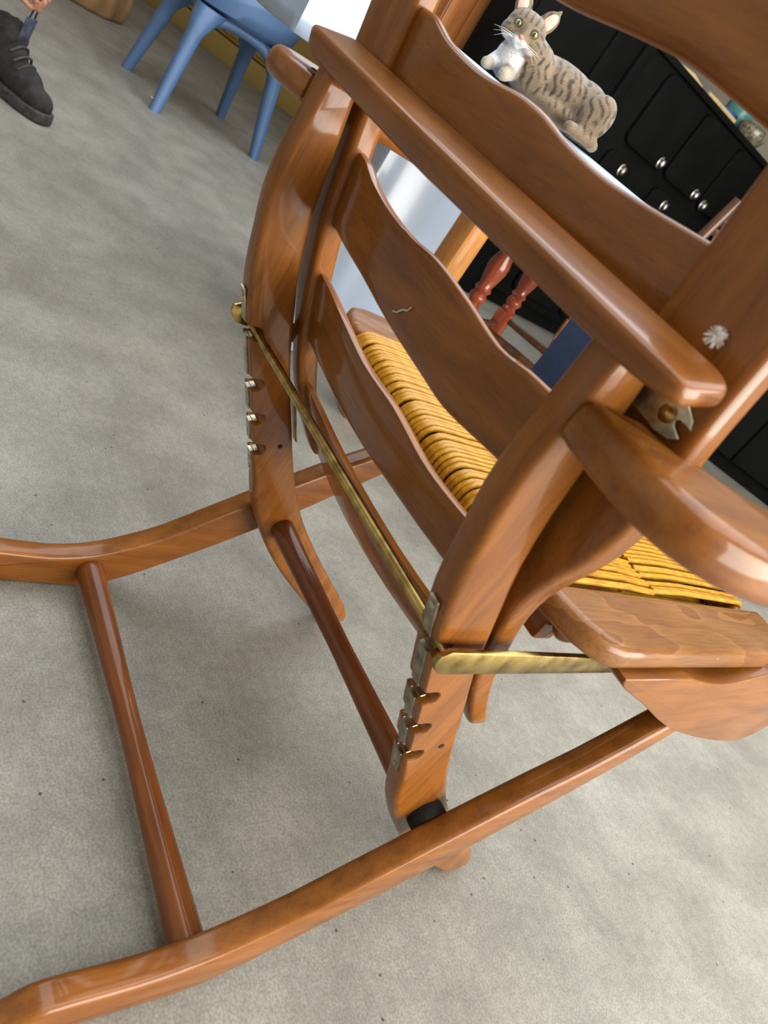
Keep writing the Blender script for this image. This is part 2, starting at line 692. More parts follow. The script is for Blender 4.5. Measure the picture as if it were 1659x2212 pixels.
# bowed back slats with wavy edges
def slat(top, bot, B=0.020, dl=0.009, th=0.013, ext=0.004):
    bm_ = bmesh.new()
    secs_ = []
    N = 36
    for i in range(N + 1):
        x = -(0.192 + ext) + (0.384 + 2 * ext) * i / N
        zt, zb = sinterp(x, top), sinterp(x, bot)
        bow = B * max(0.0, 1 - (x / 0.192) ** 2)
        rear_, front_ = [], []
        K = 7
        e = 0.005
        for k in range(K):
            z = zb + e + (zt - zb - 2 * e) * k / (K - 1)
            y = Yr(z) + dl - bow
            rear_.append((x, y, z))
            front_.append((x, y + th, z))
        ytop, ybot = Yr(zt) + dl - bow, Yr(zb) + dl - bow
        cap_t = [(x, ytop + th * .14, zt - e * .28), (x, ytop + th * .5, zt), (x, ytop + th * .86, zt - e * .28)]
        cap_b = [(x, ybot + th * .86, zb + e * .28), (x, ybot + th * .5, zb), (x, ybot + th * .14, zb + e * .28)]
        secs_.append(rear_ + cap_t + front_[::-1] + cap_b)
    loft(bm_, secs_)
    return finish('back_slat', bm_, M['wood_x'], chair, angle=60)


slat([(-.20, .405), (-.14, .409), (-.06, .407), (.02, .404), (.08, .401), (.20, .400)],
     [(-.20, .312), (-.10, .312), (-.01, .318), (.11, .328), (.20, .330)])
slat([(-.20, .529), (-.15, .528), (-.12, .525), (-.08, .520), (-.04, .515), (.02, .514), (.05, .509), (.08, .503), (.12, .501), (.20, .503)],
     [(-.20, .452), (-.14, .451), (-.03, .448), (.04, .449), (.12, .448), (.20, .448)])
slat([(-.20, .647), (-.17, .645), (-.14, .638), (-.09, .632), (-.04, .630), (0, .632), (.05, .627), (.10, .619), (.13, .622), (.20, .622)],
     [(-.20, .574), (-.15, .572), (-.09, .569), (-.03, .562), (.04, .555), (.08, .551), (.14, .556), (.20, .558)])
slat([(-.20, .770), (-.16, .768), (-.12, .759), (-.07, .753), (-.04, .752), (0, .754), (.03, .752), (.06, .746), (.10, .742), (.14, .743), (.20, .747)],
     [(-.20, .700), (0, .692), (.20, .682)])
slat([(-.20, .885), (-.1, .893), (0, .905), (.1, .893), (.20, .885)],
     [(-.20, .806), (-.13, .812), (-.07, .813), (0, .809), (.07, .811), (.11, .811), (.15, .806), (.20, .799)])

# slotted metal clip with a screw where the back rests on the frame
for s, prt in ((1, stile_near), (-1, stile_far)):
    yb = Yr(0.665) - 0.002
    cp = [(0.2180, 0.6560), (0.2180, 0.6735), (0.2370, 0.6760), (0.2470, 0.6750), (0.2550, 0.6705), (0.2575, 0.6660),
          (0.2490, 0.6668), (0.2470, 0.6645), (0.2485, 0.6620), (0.2560, 0.6585), (0.2510, 0.6545), (0.2400, 0.6530)]
    cp = [(s * u, v) for u, v in cp]
    clip = finish('slotted_clip', rprism(cp, yb - 0.0016, yb + 0.0002, 0.0003, Y_, 1), M['steel'], prt, angle=30)
    b = lathe([(0.0055, 0), (0.0055, 0.0012), (0.0035, 0.0026), (0.0001, 0.0030)], 16)
    xform(b, Matrix.Translation((s * 0.2405, yb - 0.0014, 0.6645)) @ Matrix.Rotation(pi / 2, 4, 'X'))
    finish('screw', b, M['brass'], clip)
    # brass hinge strip low down between post and stile
    b = rbox(s * 0.2075 - 0.006, s * 0.2075 + 0.006, -0.0012, 0.0012, -0.03, 0.03, 0.0008, 1)
    xform(b, Matrix.Translation((0, 0.577, 0.345)) @ Matrix.Rotation(radians(33), 4, 'X'))
    finish('hinge_plate', b, M['brass'], prt)

# crossing legs that sweep back into skids
leg_top = [(0.850, 0.402), (0.829, 0.376), (0.765, 0.313), (0.723, 0.281), (0.670, 0.237), (0.617, 0.190), (0.572, 0.150), (0.526, 0.108),
           (0.490, 0.084), (0.459, 0.067), (0.430, 0.056), (0.395, 0.050), (0.355, 0.050), (0.318, 0.050), (0.300, 0.041), (0.288, 0.027), (0.270, 0.020)]
leg_bot = [(0.262, 0.012), (0.268, 0.003), (0.300, 0.001), (0.355, 0.000), (0.41, 0.000), (0.45, 0.001), (0.484, 0.014), (0.522, 0.039), (0.567, 0.074),
           (0.605, 0.104), (0.649, 0.142), (0.690, 0.180), (0.742, 0.231), (0.795, 0.284), (0.840, 0.335), (0.872, 0.380)]
LX0, LX1 = 0.238, 0.2666
leg_poly = smooth_poly(leg_top, False, 2) + smooth_poly(leg_bot, False, 2)
leg_near = finish('crossing_leg', rprism(leg_poly, LX0, LX1, 0.0065, X_), M['wood_y'], chair, angle=50)
leg_far = mirror_part(leg_near)
for s in (1, -1):
    b = lathe([(0.0195, 0), (0.020, 0.001), (0.020, 0.0136), (0.0195, 0.0146)], 24)
    xform(b, Matrix.Translation((PX1 if s > 0 else -LX0, 0.648, 0.190)) @ Matrix.Rotation(pi / 2, 4, 'Y'))
    finish('pivot_washer', b, M['felt'], chair)


# round rails
def turned(y, z, xh, r_end, r_mid, name):
    path, rad = [], []
    for i in range(25):
        u = -1 + 2 * i / 24
        path.append((u * xh, y, z))
        rad.append(r_mid + (r_end - r_mid) * abs(u) ** 1.3)
    return finish(name, tube(path, rad, 20), M['turned_dark'], chair, angle=60)


turned(0.648, 0.186, PX0 + 0.004, 0.0165, 0.0125, 'post_stretcher')
turned(0.450, 0.034, LX0 + 0.004, 0.0175, 0.0125, 'skid_stretcher')

# arms: broad flat boards that swing outwards from the posts, then forward
arm_pl = [(0.2236, 0.403), (0.240, 0.3985), (0.262, 0.3940), (0.285, 0.3925), (0.303, 0.3955), (0.320, 0.4060), (0.333, 0.4230), (0.342, 0.446), (0.349, 0.492),
          (0.355, 0.57), (0.358, 0.70), (0.357, 0.90), (0.353, 1.08), (0.345, 1.14), (0.325, 1.165), (0.305, 1.14), (0.298, 1.07), (0.297, 0.85), (0.297, 0.75), (0.296, 0.65),
          (0.292, 0.575), (0.282, 0.527), (0.262, 0.490), (0.242, 0.472), (0.2236, 0.4600)]


def arm(s):
    pl_ = smooth_poly(arm_pl, False, 3)
    pl_ = [(s * u, v) for u, v in pl_]
    return finish('armrest', rprism(pl_, 0.6210 if s > 0 else 0.6510, 0.6510 if s > 0 else 0.6775, 0.0095, Z_, 4), M['wood_y'], chair, angle=50)


arm_near = arm(1)
arm_far = arm(-1)
# dark scar on the far arm
random.seed(3)
for k in range(5):
    b = bmesh.new()
    bmesh.ops.create_icosphere(b, subdivisions=1, radius=0.0022 + 0.0012 * random.random())
    xform(b, Matrix.Translation((-0.2560 + random.uniform(-.005, .005), 0.422 + random.uniform(-.004, .004), 0.6778)) @ Matrix.Diagonal((1, 1.3, 0.5, 1)))
    finish('chipped_spot', b, M['felt'], arm_far)

# side brackets under the seat, rising to carry the arms
br = [(0.632, 0.4640), (0.640, 0.4540), (0.670, 0.4420), (0.715, 0.4250), (0.783, 0.3970), (0.846, 0.3760), (0.905, 0.3610), (0.964, 0.3490), (1.020, 0.3400),
      (1.069, 0.3370), (1.105, 0.3480), (1.125, 0.380), (1.115, 0.430), (1.09, 0.466), (1.04, 0.480), (0.985, 0.478),
      (0.93, 0.474), (0.895, 0.4655), (0.855, 0.4575), (0.820, 0.4550), (0.783, 0.4580), (0.755, 0.4625), (0.744, 0.4640)]
brk = finish('arm_bracket', rprism(smooth_poly(br, False, 3), 0.2345, 0.2690, 0.0018, X_), M['wood_y'], chair, angle=50)
mirror_part(brk)
for s in (1, -1):
    finish('arm_support', tube([(s * 0.262, 1.105, 0.42), (s * 0.296, 1.125, 0.48), (s * 0.320, 1.130, 0.55), (s * 0.325, 1.130, 0.624 + (0 if s > 0 else 0.030))],
                               [0.014, 0.016, 0.015, 0.013], 16), M['wood_z'], chair)

# seat: side planks, rails and rush
pl = [(0.190, 0.575), (0.197, 0.568), (0.210, 0.570), (0.236, 0.580), (0.254, 0.594), (0.2625, 0.612), (0.2625, 0.65), (0.2615, 0.75), (0.2600, 0.915),
      (0.240, 0.958), (0.216, 0.982), (0.204, 0.986), (0.190, 0.983)]
plank = finish('seat_plank', rprism(pl, 0.4655, 0.4905, 0.0085, Z_, 4), M['plank'], chair, angle=50)
mirror_part(plank)
finish('seat_rail', tube([(-0.192, 0.586, 0.4745), (0.192, 0.586, 0.4745)], 0.0125, 16), M['wood_x'], chair)
finish('seat_rail', tube([(-0.192, 0.944, 0.4745), (0.192, 0.944, 0.4745)], 0.0125, 16), M['wood_x'], chair)
finish('under_rail', rbox(-0.195, 0.195, 0.612, 0.640, 0.424, 0.452, 0.004), M['wood_x'], chair)
for s in (1, -1):
    b = bmesh.new()
    bmesh.ops.create_uvsphere(b, u_segments=20, v_segments=12, radius=1)
    xform(b, Matrix.Translation((s * 0.206, 0.628, 0.456)) @ Matrix.Diagonal((0.012, 0.022, 0.017, 1)))
    finish('pivot_knob', b, M['wood_x'], chair)


def strand(sgn):
    """one rush strand: from the middle seam over the rail and back underneath"""
    y0 = 0.748
    yr_ = 0.586 if sgn < 0 else 0.944
    cz, rr = 0.4745, 0.0155
    path = [(0, y0, 0.4885), (0, (y0 * 0.7 + yr_ * 0.3), 0.4915), (0, (y0 * .3 + yr_ * .7), 0.4910)]
    for k in range(9):
        a = pi / 2 - pi * k / 8
        path.append((0, yr_ + sgn * rr * cos(a), cz + rr * sin(a)))
    path.append((0, (y0 * .4 + yr_ * .6), 0.4600))
    path.append((0, y0, 0.4620))
    return tube(path, 0.00325, 6)


sp = 0.00655
ns = 57
base_s = {-1: None, 1: None}
random.seed(11)
for sgn in (-1, 1):
    for i in range(ns):
        x = (i - (ns - 1) / 2) * sp
        if base_s[sgn] is None:
            o = finish('rush_strand', strand(sgn), M['rush'], chair, angle=80)
            base_s[sgn] = o
        else:
            o = base_s[sgn].copy()
            col.objects.link(o)
        bulge = (0.012 if sgn < 0 else 0.0) * (1 - (x / 0.187) ** 2)
        sk = (-0.02 if (x < 0) == (sgn < 0) else 0.02) * 0.6
        o.location = (x, sgn * bulge + random.uniform(-.0012, .0012), random.uniform(-.0006, .0006))
        o.scale = (random.uniform(0.96, 1.06), 1, 1)
        o.rotation_euler = (0, random.uniform(-.006, .006), 0)

# brass bail: rod lying in the upper notches, flat straps running to the seat
rod = finish('brass_rod', tube([(-0.236, 0.4725, 0.4365), (0.236, 0.4725, 0.4365)], 0.0048, 16), M['brass'], chair)
for s in (1, -1):
    fp = [(0.448, 0.4475), (0.4475, 0.441), (0.452, 0.434), (0.460, 0.4290), (0.62, 0.4300), (0.700, 0.4310), (0.706, 0.4400), (0.702, 0.4505), (0.62, 0.4510), (0.456, 0.4525)]
    x0 = 0.2315 if s > 0 else -0.2365
    strap = finish('brass_strap', rprism(fp, x0, x0 + 0.005, 0.0008, X_, 2), M['brass'], chair, angle=40)
    b = lathe([(0.0065, 0), (0.0065, 0.0015), (0.004, 0.003), (0.0001, 0.0034)], 16)
    xform(b, Matrix.Translation((s * 0.2365, 0.685, 0.4400)) @ Matrix.Rotation(s * pi / 2, 4, 'Y'))
    finish('screw', b, M['steel'], strap)

# ------------------------------------------------------------------ furniture behind the armchair
def plain(name, c, rough=0.5, var=0.06, sc=8, metallic=0.0, coat=0.0):
    a = tuple(max(0, v * (1 - var)) for v in c[:3]) + (1,)
    b = tuple(min(1, v * (1 + var)) for v in c[:3]) + (1,)
    return noise_mat(name, a, b, (sc, sc, sc), rough=rough, metallic=metallic, coat=coat)


M['cloth'] = plain('white_oilcloth', srgb(146, 162, 184), 0.28, 0.05, 4, coat=0.3)
M['white_plastic'] = plain('white_plastic', srgb(150, 164, 184), 0.25, 0.06, 3, coat=0.3)
M['black_paint'] = noise_mat('black_satin_paint', srgb(10, 11, 11), srgb(14, 15, 14), (6, 6, 6), rough=0.75, spec=0.06)
M['pewter'] = noise_mat('pewter_knob', srgb(120, 116, 110), srgb(190, 186, 178), (60, 60, 60), rough=0.3, metallic=1.0)
M['ochre'] = plain('ochre_paint', srgb(156, 128, 66), 0.55, 0.04, 3)
M['blue_plastic'] = plain('steel_blue_plastic', srgb(74, 102, 140), 0.42, 0.06, 5)
M['navy'] = plain('navy_fabric', srgb(24, 40, 70), 0.85, 0.15, 60)
M['pine'] = wood('orange_pine', srgb(160, 98, 44), srgb(206, 146, 80), 2, coat=0.2)
M['wardrobe'] = wood('reddish_wardrobe_wood', srgb(110, 62, 30), srgb(176, 112, 60), 2, coat=0.1, k=0.25)
M['red_turned'] = wood('red_brown_turned_wood', srgb(110, 46, 26), srgb(150, 70, 42), 2, coat=0.6, rough=0.25)
M['dark_wood'] = wood('dark_walnut', srgb(52, 32, 20), srgb(84, 54, 34), 2)
M['mid_wood'] = wood('mid_oak', srgb(122, 78, 38), srgb(166, 114, 62), 2)


def at_m(x, y, z, rz=0):
    return Matrix.Translation((x, y, z)) @ Matrix.Rotation(rz, 4, 'Z')


# --- table with a white oilcloth, wooden legs
table = thing('dining_table', 'table under a white oilcloth with the tabby cat crouching on it', 'table', (-1.19, 1.27, -0.0))
TX0, TX1, TY0, TY1 = -0.31, 0.31, -0.60, 0.50
finish('table_top', rbox(TX0 + .01, TX1 - .01, TY0 + .01, TY1 - .01, 0.768, 0.799, 0.004), M['pine'], table)
# draped cloth: top plus a wavy skirt
cl = bmesh.new()
ring = []
step = 0.02
nx, ny = int((TX1 - TX0) / step), int((TY1 - TY0) / step)
for i in range(nx):
    ring.append((TX0 + (TX1 - TX0) * i / nx, TY0, 0, -1))
for i in range(ny):
    ring.append((TX1, TY0 + (TY1 - TY0) * i / ny, 1, 0))
for i in range(nx):
    ring.append((TX1 - (TX1 - TX0) * i / nx, TY1, 0, 1))
for i in range(ny):
    ring.append((TX0, TY1 - (TY1 - TY0) * i / ny, -1, 0))
secs = []
for z, off, wv in ((0.8030, -0.012, 0), (0.8020, -0.004, 0), (0.7980, 0.0, 0), (0.768, 0.003, 0.001), (0.735, 0.005, 0.004), (0.695, 0.006, 0.007), (0.668, 0.007, 0.009)):
    row = []
    for j, (x, y, nx_, ny_) in enumerate(ring):
        o_ = off + wv * sin(j * 0.55) * 0.7
        row.append((x + nx_ * o_, y + ny_ * o_, z))
    secs.append(row)
loft(cl, secs, caps=False)
cl.verts.ensure_lookup_table()
cl.faces.new([cl.verts[i] for i in range(len(ring))])
tc_ = finish('tablecloth', cl, M['cloth'], None, angle=50)
tc_.location = (-1.19, 1.27, 0)
tc_.modifiers.new('thick', 'SOLIDIFY').thickness = 0.0015
tag(tc_, 'white glossy oilcloth hanging over the table edges under the cat', 'tablecloth')
for lx, ly in ((0.265, 0.0), (-0.285, 0.43), (-0.285, 0.0)):
    finish('table_leg', rbox(lx - .028, lx + .028, ly - .028, ly + .028, 0, 0.769, 0.005), M['pine'], table)

# --- white box under the table
bin_ = thing('storage_box', 'tall white plastic storage box standing under the table', 'box', (-1.30, 1.31, 0))
finish('body', rbox(-0.12, 0.12, -0.17, 0.12, 0, 0.58, 0.012), M['white_plastic'], bin_)
finish('lid', rbox(-0.128, 0.128, -0.178, 0.128, 0.58, 0.615, 0.010), M['white_plastic'], bin_)

# --- black dresser with panelled doors
dr = thing('kitchen_dresser', 'long black painted dresser with panelled doors and pewter knobs', 'cabinet', (-2.76, 4.765, 0))
finish('carcass', rbox(-0.60, -0.006, -1.57, 1.60, 0.09, 1.462, 0.006), M['black_paint'], dr)
finish('plinth', rbox(-0.60, -0.08, -1.55, 1.58, 0, 0.09, 0.004), M['black_paint'], dr)
finish('counter_top', rbox(-0.60, 0.019, -1.57, 1.61, 1.462, 1.494, 0.006), M['black_paint'], dr)


def knob(parent, y, z):
    b = lathe([(0.0125, 0), (0.0130, 0.0015), (0.0115, 0.003), (0.0045, 0.004), (0.0045, 0.010), (0.0085, 0.014), (0.0090, 0.018), (0.005, 0.022), (0.0001, 0.0225)], 20)
    xform(b, Matrix.Translation((0.0250, y, z)) @ Matrix.Diagonal((1.5, 1.6, 2.6, 1)) @ Matrix.Rotation(pi / 2, 4, 'Y'))
    finish('knob', b, M['pewter'], parent)


def door(parent, y0, y1, z0, z1, name='door'):
    """slab door with rounded corners and an open joint all round"""
    g = 0.010
    pts = []
    r = 0.05
    for cx_, cz_, a0 in ((y1 - g - r, z1 - g - r, 0), (y0 + g + r, z1 - g - r, 90), (y0 + g + r, z0 + g + r, 180), (y1 - g - r, z0 + g + r, 270)):
        for t in range(0, 91, 15):
            a = radians(a0 + t)
            pts.append((cx_ + r * cos(a), cz_ + r * sin(a)))
    return finish(name, rprism(pts, 0.0, 0.0255, 0.008, X_), M['black_paint'], parent, angle=40)


ed = [-1.40, -0.984, -0.571, -0.16, 0.256, 0.672, 1.088, 1.504]
for i in range(7):
    d = door(dr, ed[i], ed[i + 1], 1.062, 1.454)
    knob(d, ed[i + 1] - 0.075, 1.11)
    if i == 2:
        knob(d, ed[i] + 0.05, 1.095)
lw = [-1.44, -0.968, -0.24, 0.48, 1.02, 1.56]
for i in range(5):
    d = door(dr, lw[i], lw[i + 1], 0.13, 1.026)
    knob(d, lw[i] + 0.16, 0.96)

# tall black cupboard left of the dresser
tb = thing('tall_cupboard', 'tall black cupboard with upright frame next to the dresser', 'cabinet', (-2.76, 2.78, 0))
finish('carcass', rbox(-0.30, 0.0, -0.344, 0.405, 0, 2.3, 0.006), M['black_paint'], tb)
finish('frame_post', rbox(0.0, 0.025, 0.136, 0.20, 0.02, 2.28, 0.004), M['black_paint'], tb)
finish('frame_post', rbox(0.0, 0.025, 0.341, 0.405, 0.02, 2.28, 0.004), M['black_paint'], tb)
finish('door', rbox(0.0, 0.016, -0.33, 0.13, 0.05, 2.25, 0.004), M['black_paint'], tb)

# things standing on the dresser
M['spoon'] = plain('pale_spoon_wood', srgb(180, 156, 112), 0.6, 0.08, 40)
M['teal'] = plain('teal_glaze', srgb(70, 130, 122), 0.3, 0.15, 30)
M['royal'] = plain('royal_blue', srgb(20, 64, 120), 0.5, 0.2, 30)
M['stone'] = noise_mat('mottled_stone_glaze', srgb(70, 64, 50), srgb(130, 122, 98), (60, 60, 60), rough=0.3, lo=0.4, hi=0.6, coat=0.4)
CT = 1.494
b = tube([(-2.78, 3.73, CT + .013), (-2.775, 3.85, CT + .0135), (-2.765, 4.03, CT + .0125)], [0.0115, 0.013, 0.012], 10)
tag(finish('wooden_stick', b, M['spoon']), 'short pale wooden stick lying along the dresser edge', 'stick')
b = tube([(-2.84, 3.48, CT + .012), (-2.82, 3.59, CT + .018), (-2.81, 3.69, CT + .010)], [0.010, 0.017, 0.009], 10)
tag(finish('bamboo_spatula', b, M['spoon']), 'tan bamboo spatula lying on the dresser before the pale stick', 'spatula')
b = tube([(-2.93, 3.74, CT + .0085), (-2.90, 3.87, CT + .025), (-2.88, 3.96, CT + .0085)], [0.008, 0.009, 0.008], 10)
tag(finish('thin_rod', b, M['spoon']), 'thin bent wooden rod lying behind the pale stick', 'rod')
b = lathe([(0.0001, 0), (0.056, 0.0), (0.08, 0.019), (0.099, 0.056), (0.099, 0.083), (0.072, 0.105), (0.0001, 0.113)], 24)
xform(b, Matrix.Translation((-2.87, 4.355, CT)))
tag(finish('stoneware_pot', b, M['stone']), 'mottled grey stoneware pot with rounded lid on the dresser', 'pot')
b = lathe([(0.0001, 0), (0.072, 0), (0.08, 0.048), (0.073, 0.083), (0.064, 0.085), (0.064, 0.016), (0.0001, 0.013)], 24)
xform(b, Matrix.Translation((-3.00, 4.21, CT)))
tag(finish('blue_bowl', b, M['royal']), 'small royal blue bowl beside the stoneware pot', 'bowl')
b = lathe([(0.0001, 0), (0.08, 0), (0.09, 0.08), (0.096, 0.168), (0.085, 0.17), (0.072, 0.03), (0.0001, 0.024)], 24)
xform(b, Matrix.Translation((-3.10, 4.43, CT)))
tag(finish('teal_cup', b, M['teal']), 'pale teal glazed cup behind the stoneware pot', 'cup')

# wardrobe of reddish wood behind the cat
wd = thing('wardrobe', 'reddish brown plank wardrobe standing behind the cat', 'wardrobe', (-3.2, 2.2, 0))
finish('side_panel', rbox(-0.02, 0.012, 0.13, 0.49, 0, 2.2, 0.004), M['wardrobe'], wd)
finish('carcass', rbox(-0.5, -0.021, 0.13, 0.49, 0, 2.2, 0.004), M['wardrobe'], wd)
for k, y in enumerate((0.135, 0.257, 0.379)):
    finish('plank', rbox(0.012, 0.024, y, y + 0.117, 0.02, 2.18, 0.003), M['wardrobe'], wd)

# ochre cupboard with plinth, far back
th = math.atan2(0.23, 0.40)
oc = thing('ochre_cupboard', 'ochre yellow cupboard with a plinth behind the blue chair', 'cupboard', (-5.77, 2.655, 0), th)
finish('body', rbox(-1.1, 2.4, 0.03, 0.6, 0.16, 1.5, 0.006), M['ochre'], oc)
finish('plinth', rbox(-1.08, 2.38, 0.0, 0.58, 0.0, 0.15, 0.004), M['ochre'], oc)
for k in range(4):
    finish('door', rbox(-1.09 + 0.87 * k, -0.23 + 0.87 * k, 0.012, 0.03, 0.19, 1.47, 0.004), M['ochre'], oc)


# --- blue plastic chairs
def blue_chair(label, loc, rz, group):
    t = thing('plastic_chair', label, 'chair', loc, rz, group)
    hs = 0.46
    # tapered splayed legs, arched into the seat rim
    for sx, sy, ex, ey in ((1, 1, -0.045, 0.0), (1, -1, 0.06, 0.0), (-1, 1, -0.06, 0.0), (-1, -1, 0.045, 0.0)):
        secs_ = []
        for k in range(9):
            u = k / 8
            z = u * hs
            off = 0.275 - 0.085 * u + (0.0 if u < 0.8 else -0.03 * (u - 0.8) / 0.2)
            w_ = 0.023 + 0.018 * u + (0.03 * max(0, u - 0.75) / 0.25)
            d_ = 0.023 + 0.014 * u + (0.03 * max(0, u - 0.75) / 0.25)
            sec = []
            for a in range(12):
                q = 2 * pi * a / 12
                cx_ = abs(cos(q)) ** 0.6 * (1 if cos(q) >= 0 else -1)
                sy_ = abs(sin(q)) ** 0.6 * (1 if sin(q) >= 0 else -1)
                sec.append((sx * off + ex * (1 - u) + w_ * cx_, sy * off + ey * (1 - u) + d_ * sy_, z))
            secs_.append(sec)
        b_ = bmesh.new()
        loft(b_, secs_)
        finish('leg', b_, M['blue_plastic'], t, angle=60)
    # arched rails between legs
    for a_ in range(4):
        pts = []
        rad = []
        for k in range(11):
            u = -1 + 2 * k / 10
            x = 0.185 * u
            z = hs - 0.012 - 0.045 * abs(u) ** 3
            c_, s_ = cos(a_ * pi / 2), sin(a_ * pi / 2)
            pts.append((x * c_ - 0.19 * s_, x * s_ + 0.19 * c_, z))
            rad.append(0.022 + 0.010 * abs(u) ** 2)
        finish('seat_rail', tube(pts, rad, 10), M['blue_plastic'], t, angle=60)
    # tub shell: low in front, high at the back (+y)
    b_ = bmesh.new()
    secs_ = []
    n = 40
    for k in range(9):
        u = k / 8
        row = []
        for a in range(n):
            q = 2 * pi * a / n
            s_ = 0.5 + 0.5 * sin(q)
            rim = 0.05 + 0.34 * s_ ** 1.6
            rr = 0.03 + 0.20 * min(1, u * 1.6) + 0.03 * u
            z = hs + 0.012 + rim * max(0, (u - 0.5) / 0.5) ** 1.4
            x = rr * (abs(cos(q)) ** 0.75) * (1 if cos(q) >= 0 else -1)
            y = rr * (abs(sin(q)) ** 0.75) * (1 if sin(q) >= 0 else -1) + 0.06 * s_ * max(0, u - 0.5) * 2
            row.append((x, y, z))
        secs_.append(row)
    loft(b_, secs_, caps=False)
    b_.verts.ensure_lookup_table()
    b_.faces.new([b_.verts[i] for i in range(n)])
    o = finish('seat_shell', b_, M['blue_plastic'], t, angle=60)
    md = o.modifiers.new('thick', 'SOLIDIFY')
    md.thickness = 0.012
    md.offset = 1
    return t


GB = 'blue plastic chairs'
bc = blue_chair('blue plastic tub chair standing in front of the ochre cupboard', (-3.47, 1.565, 0), radians(0), GB)
b2_ = copy_tree(bc)
b2_.location = (-2.42, 2.06, 0)
b2_.rotation_euler = (0, 0, 0.3)
b2_['label'] = 'blue plastic tub chair behind the white oilcloth table'

# --- wooden chairs with turned legs near the table
def turned_chair(label, loc, rz, mat_leg, mat_str, group):
    t = thing('wooden_chair', label, 'chair', loc, rz, group)
    prof = [(0.016, 0.0), (0.020, 0.03), (0.017, 0.10), (0.022, 0.18), (0.022, 0.185)]
    up_ = [(0.022, 0.295), (0.026, 0.305), (0.020, 0.315), (0.029, 0.330), (0.029, 0.338), (0.021, 0.350), (0.029, 0.362), (0.022, 0.374), (0.028, 0.40),
           (0.034, 0.43), (0.034, 0.45), (0.026, 0.478), (0.024, 0.50)]
    for sx, sy in ((1, -1), (-1, -1), (1, 1), (-1, 1)):
        x, y = sx * 0.19, sy * 0.19
        if sy < 0:
            lg = finish('leg', xform(lathe(prof, 18), Matrix.Translation((x, y, 0))), mat_leg, t, angle=60)
            finish('turned_upper', xform(lathe(up_, 20), Matrix.Translation((x, y, 0))), mat_leg, lg, angle=50)
            finish('square_block', xform(rbox(-.027, .027, -.027, .027, 0.185, 0.295, 0.004), Matrix.Translation((x, y, 0))), mat_leg, lg)
        else:
            finish('leg', tube([(x, y + 0.03, 0), (x, y, 0.30), (x, y, 0.50), (x, y + 0.06, 0.95)], [0.015, 0.018, 0.018, 0.014], 12), mat_str, t)
    finish('seat', rbox(-.235, .235, -.23, .22, 0.50, 0.528, 0.008), mat_leg, t)
    for z in (0.16, 0.27):
        for sx in (1, -1):
            finish('stretcher', tube([(sx * .19, -.19, z), (sx * .19, 0, z), (sx * .19, .20, z)], [0.010, 0.015, 0.010], 10), mat_str, t)
    for y, z in ((-.19, 0.24), (.19, 0.21)):
        finish('stretcher', tube([(-.19, y, z), (0, y, z), (.19, y, z)], [0.010, 0.015, 0.010], 10), mat_str, t)
    for z in (0.66, 0.76, 0.86):
        finish('back_rung', tube([(-.19, .19 + (z - .5) * .133, z), (0, .21 + (z - .5) * .133, z), (.19, .19 + (z - .5) * .133, z)], 0.011, 10), mat_str, t)
    return t


GW = 'wooden chairs beyond the table'
turned_chair('red-brown wooden chair with turned front legs and dark stretchers beyond the table', (-1.22, 2.02, 0), radians(-62), M['red_turned'], M['dark_wood'], GW)
turned_chair('lighter oak chair with turned legs near the black dresser', (-1.62, 2.95, 0), radians(-40), M['mid_wood'], M['mid_wood'], GW)

# --- navy stool
pf = thing('padded_stool', 'navy blue fabric stool standing between armchair and table', 'stool', (-0.435, 1.335, 0))
finish('seat_block', rbox(-0.085, 0.085, -0.093, 0.093, 0.30, 0.60, 0.010, 2), M['navy'], pf)
finish('cushion', rbox(-0.088, 0.088, -0.096, 0.096, 0.60, 0.64, 0.014, 3), M['navy'], pf)
for sx in (-0.06, 0.06):
    for sy in (-0.065, 0.065):
        finish('leg', xform(lathe([(0.008, 0), (0.011, 0.02), (0.013, 0.30), (0.013, 0.302)], 12), Matrix.Translation((sx, sy, 0))), M['dark_wood'], pf)

# --- black counter unit standing at an angle beside the dresser
ku = thing('counter_unit', 'plain black counter unit with plinth standing at an angle beside the dresser', 'cabinet', (-2.10, 4.165, 0), math.atan2(0.592, 0.806))
finish('carcass', rbox(0.0, 2.5, 0.03, 0.55, 0.08, 1.30, 0.006), M['black_paint'], ku)
finish('plinth', rbox(0.02, 2.48, 0.09, 0.53, 0.0, 0.08, 0.004), M['black_paint'], ku)
for k in range(4):
    finish('door', rbox(0.006 + 0.625 * k, 0.619 + 0.625 * k, 0.006, 0.03, 0.09, 1.28, 0.006), M['black_paint'], ku)

# --- rough log stool
M['bark'] = noise_mat('rough_log_wood', srgb(92, 64, 38), srgb(178, 140, 96), (9, 9, 3), detail=8, rough=0.85, lo=0.32, hi=0.66, bump=0.6)
random.seed(5)
lg = bmesh.new()
secs = []
ph = [random.uniform(0, 6.28) for _ in range(6)]
for z, k in ((0, 0.94), (0.02, 1.0), (0.12, 1.02), (0.24, 0.99), (0.36, 1.01), (0.44, 0.98), (0.46, 0.94)):
    secs.append([((0.33 * k + 0.012 * sin(3 * a + ph[0]) + 0.008 * sin(7 * a + ph[1] + z * 5) + 0.006 * sin(13 * a + ph[2])) * cos(a),
                  (0.33 * k + 0.012 * sin(3 * a + ph[0]) + 0.008 * sin(7 * a + ph[1] + z * 5) + 0.006 * sin(13 * a + ph[2])) * sin(a), z)
                 for a in [2 * pi * j / 48 for j in range(48)]])
loft(lg, secs)
o = finish('log_stool', lg, M['bark'], angle=50)
o.location = (-4.98, 1.20, 0)
tag(o, 'rough brown log stool standing on the concrete floor', 'stool')

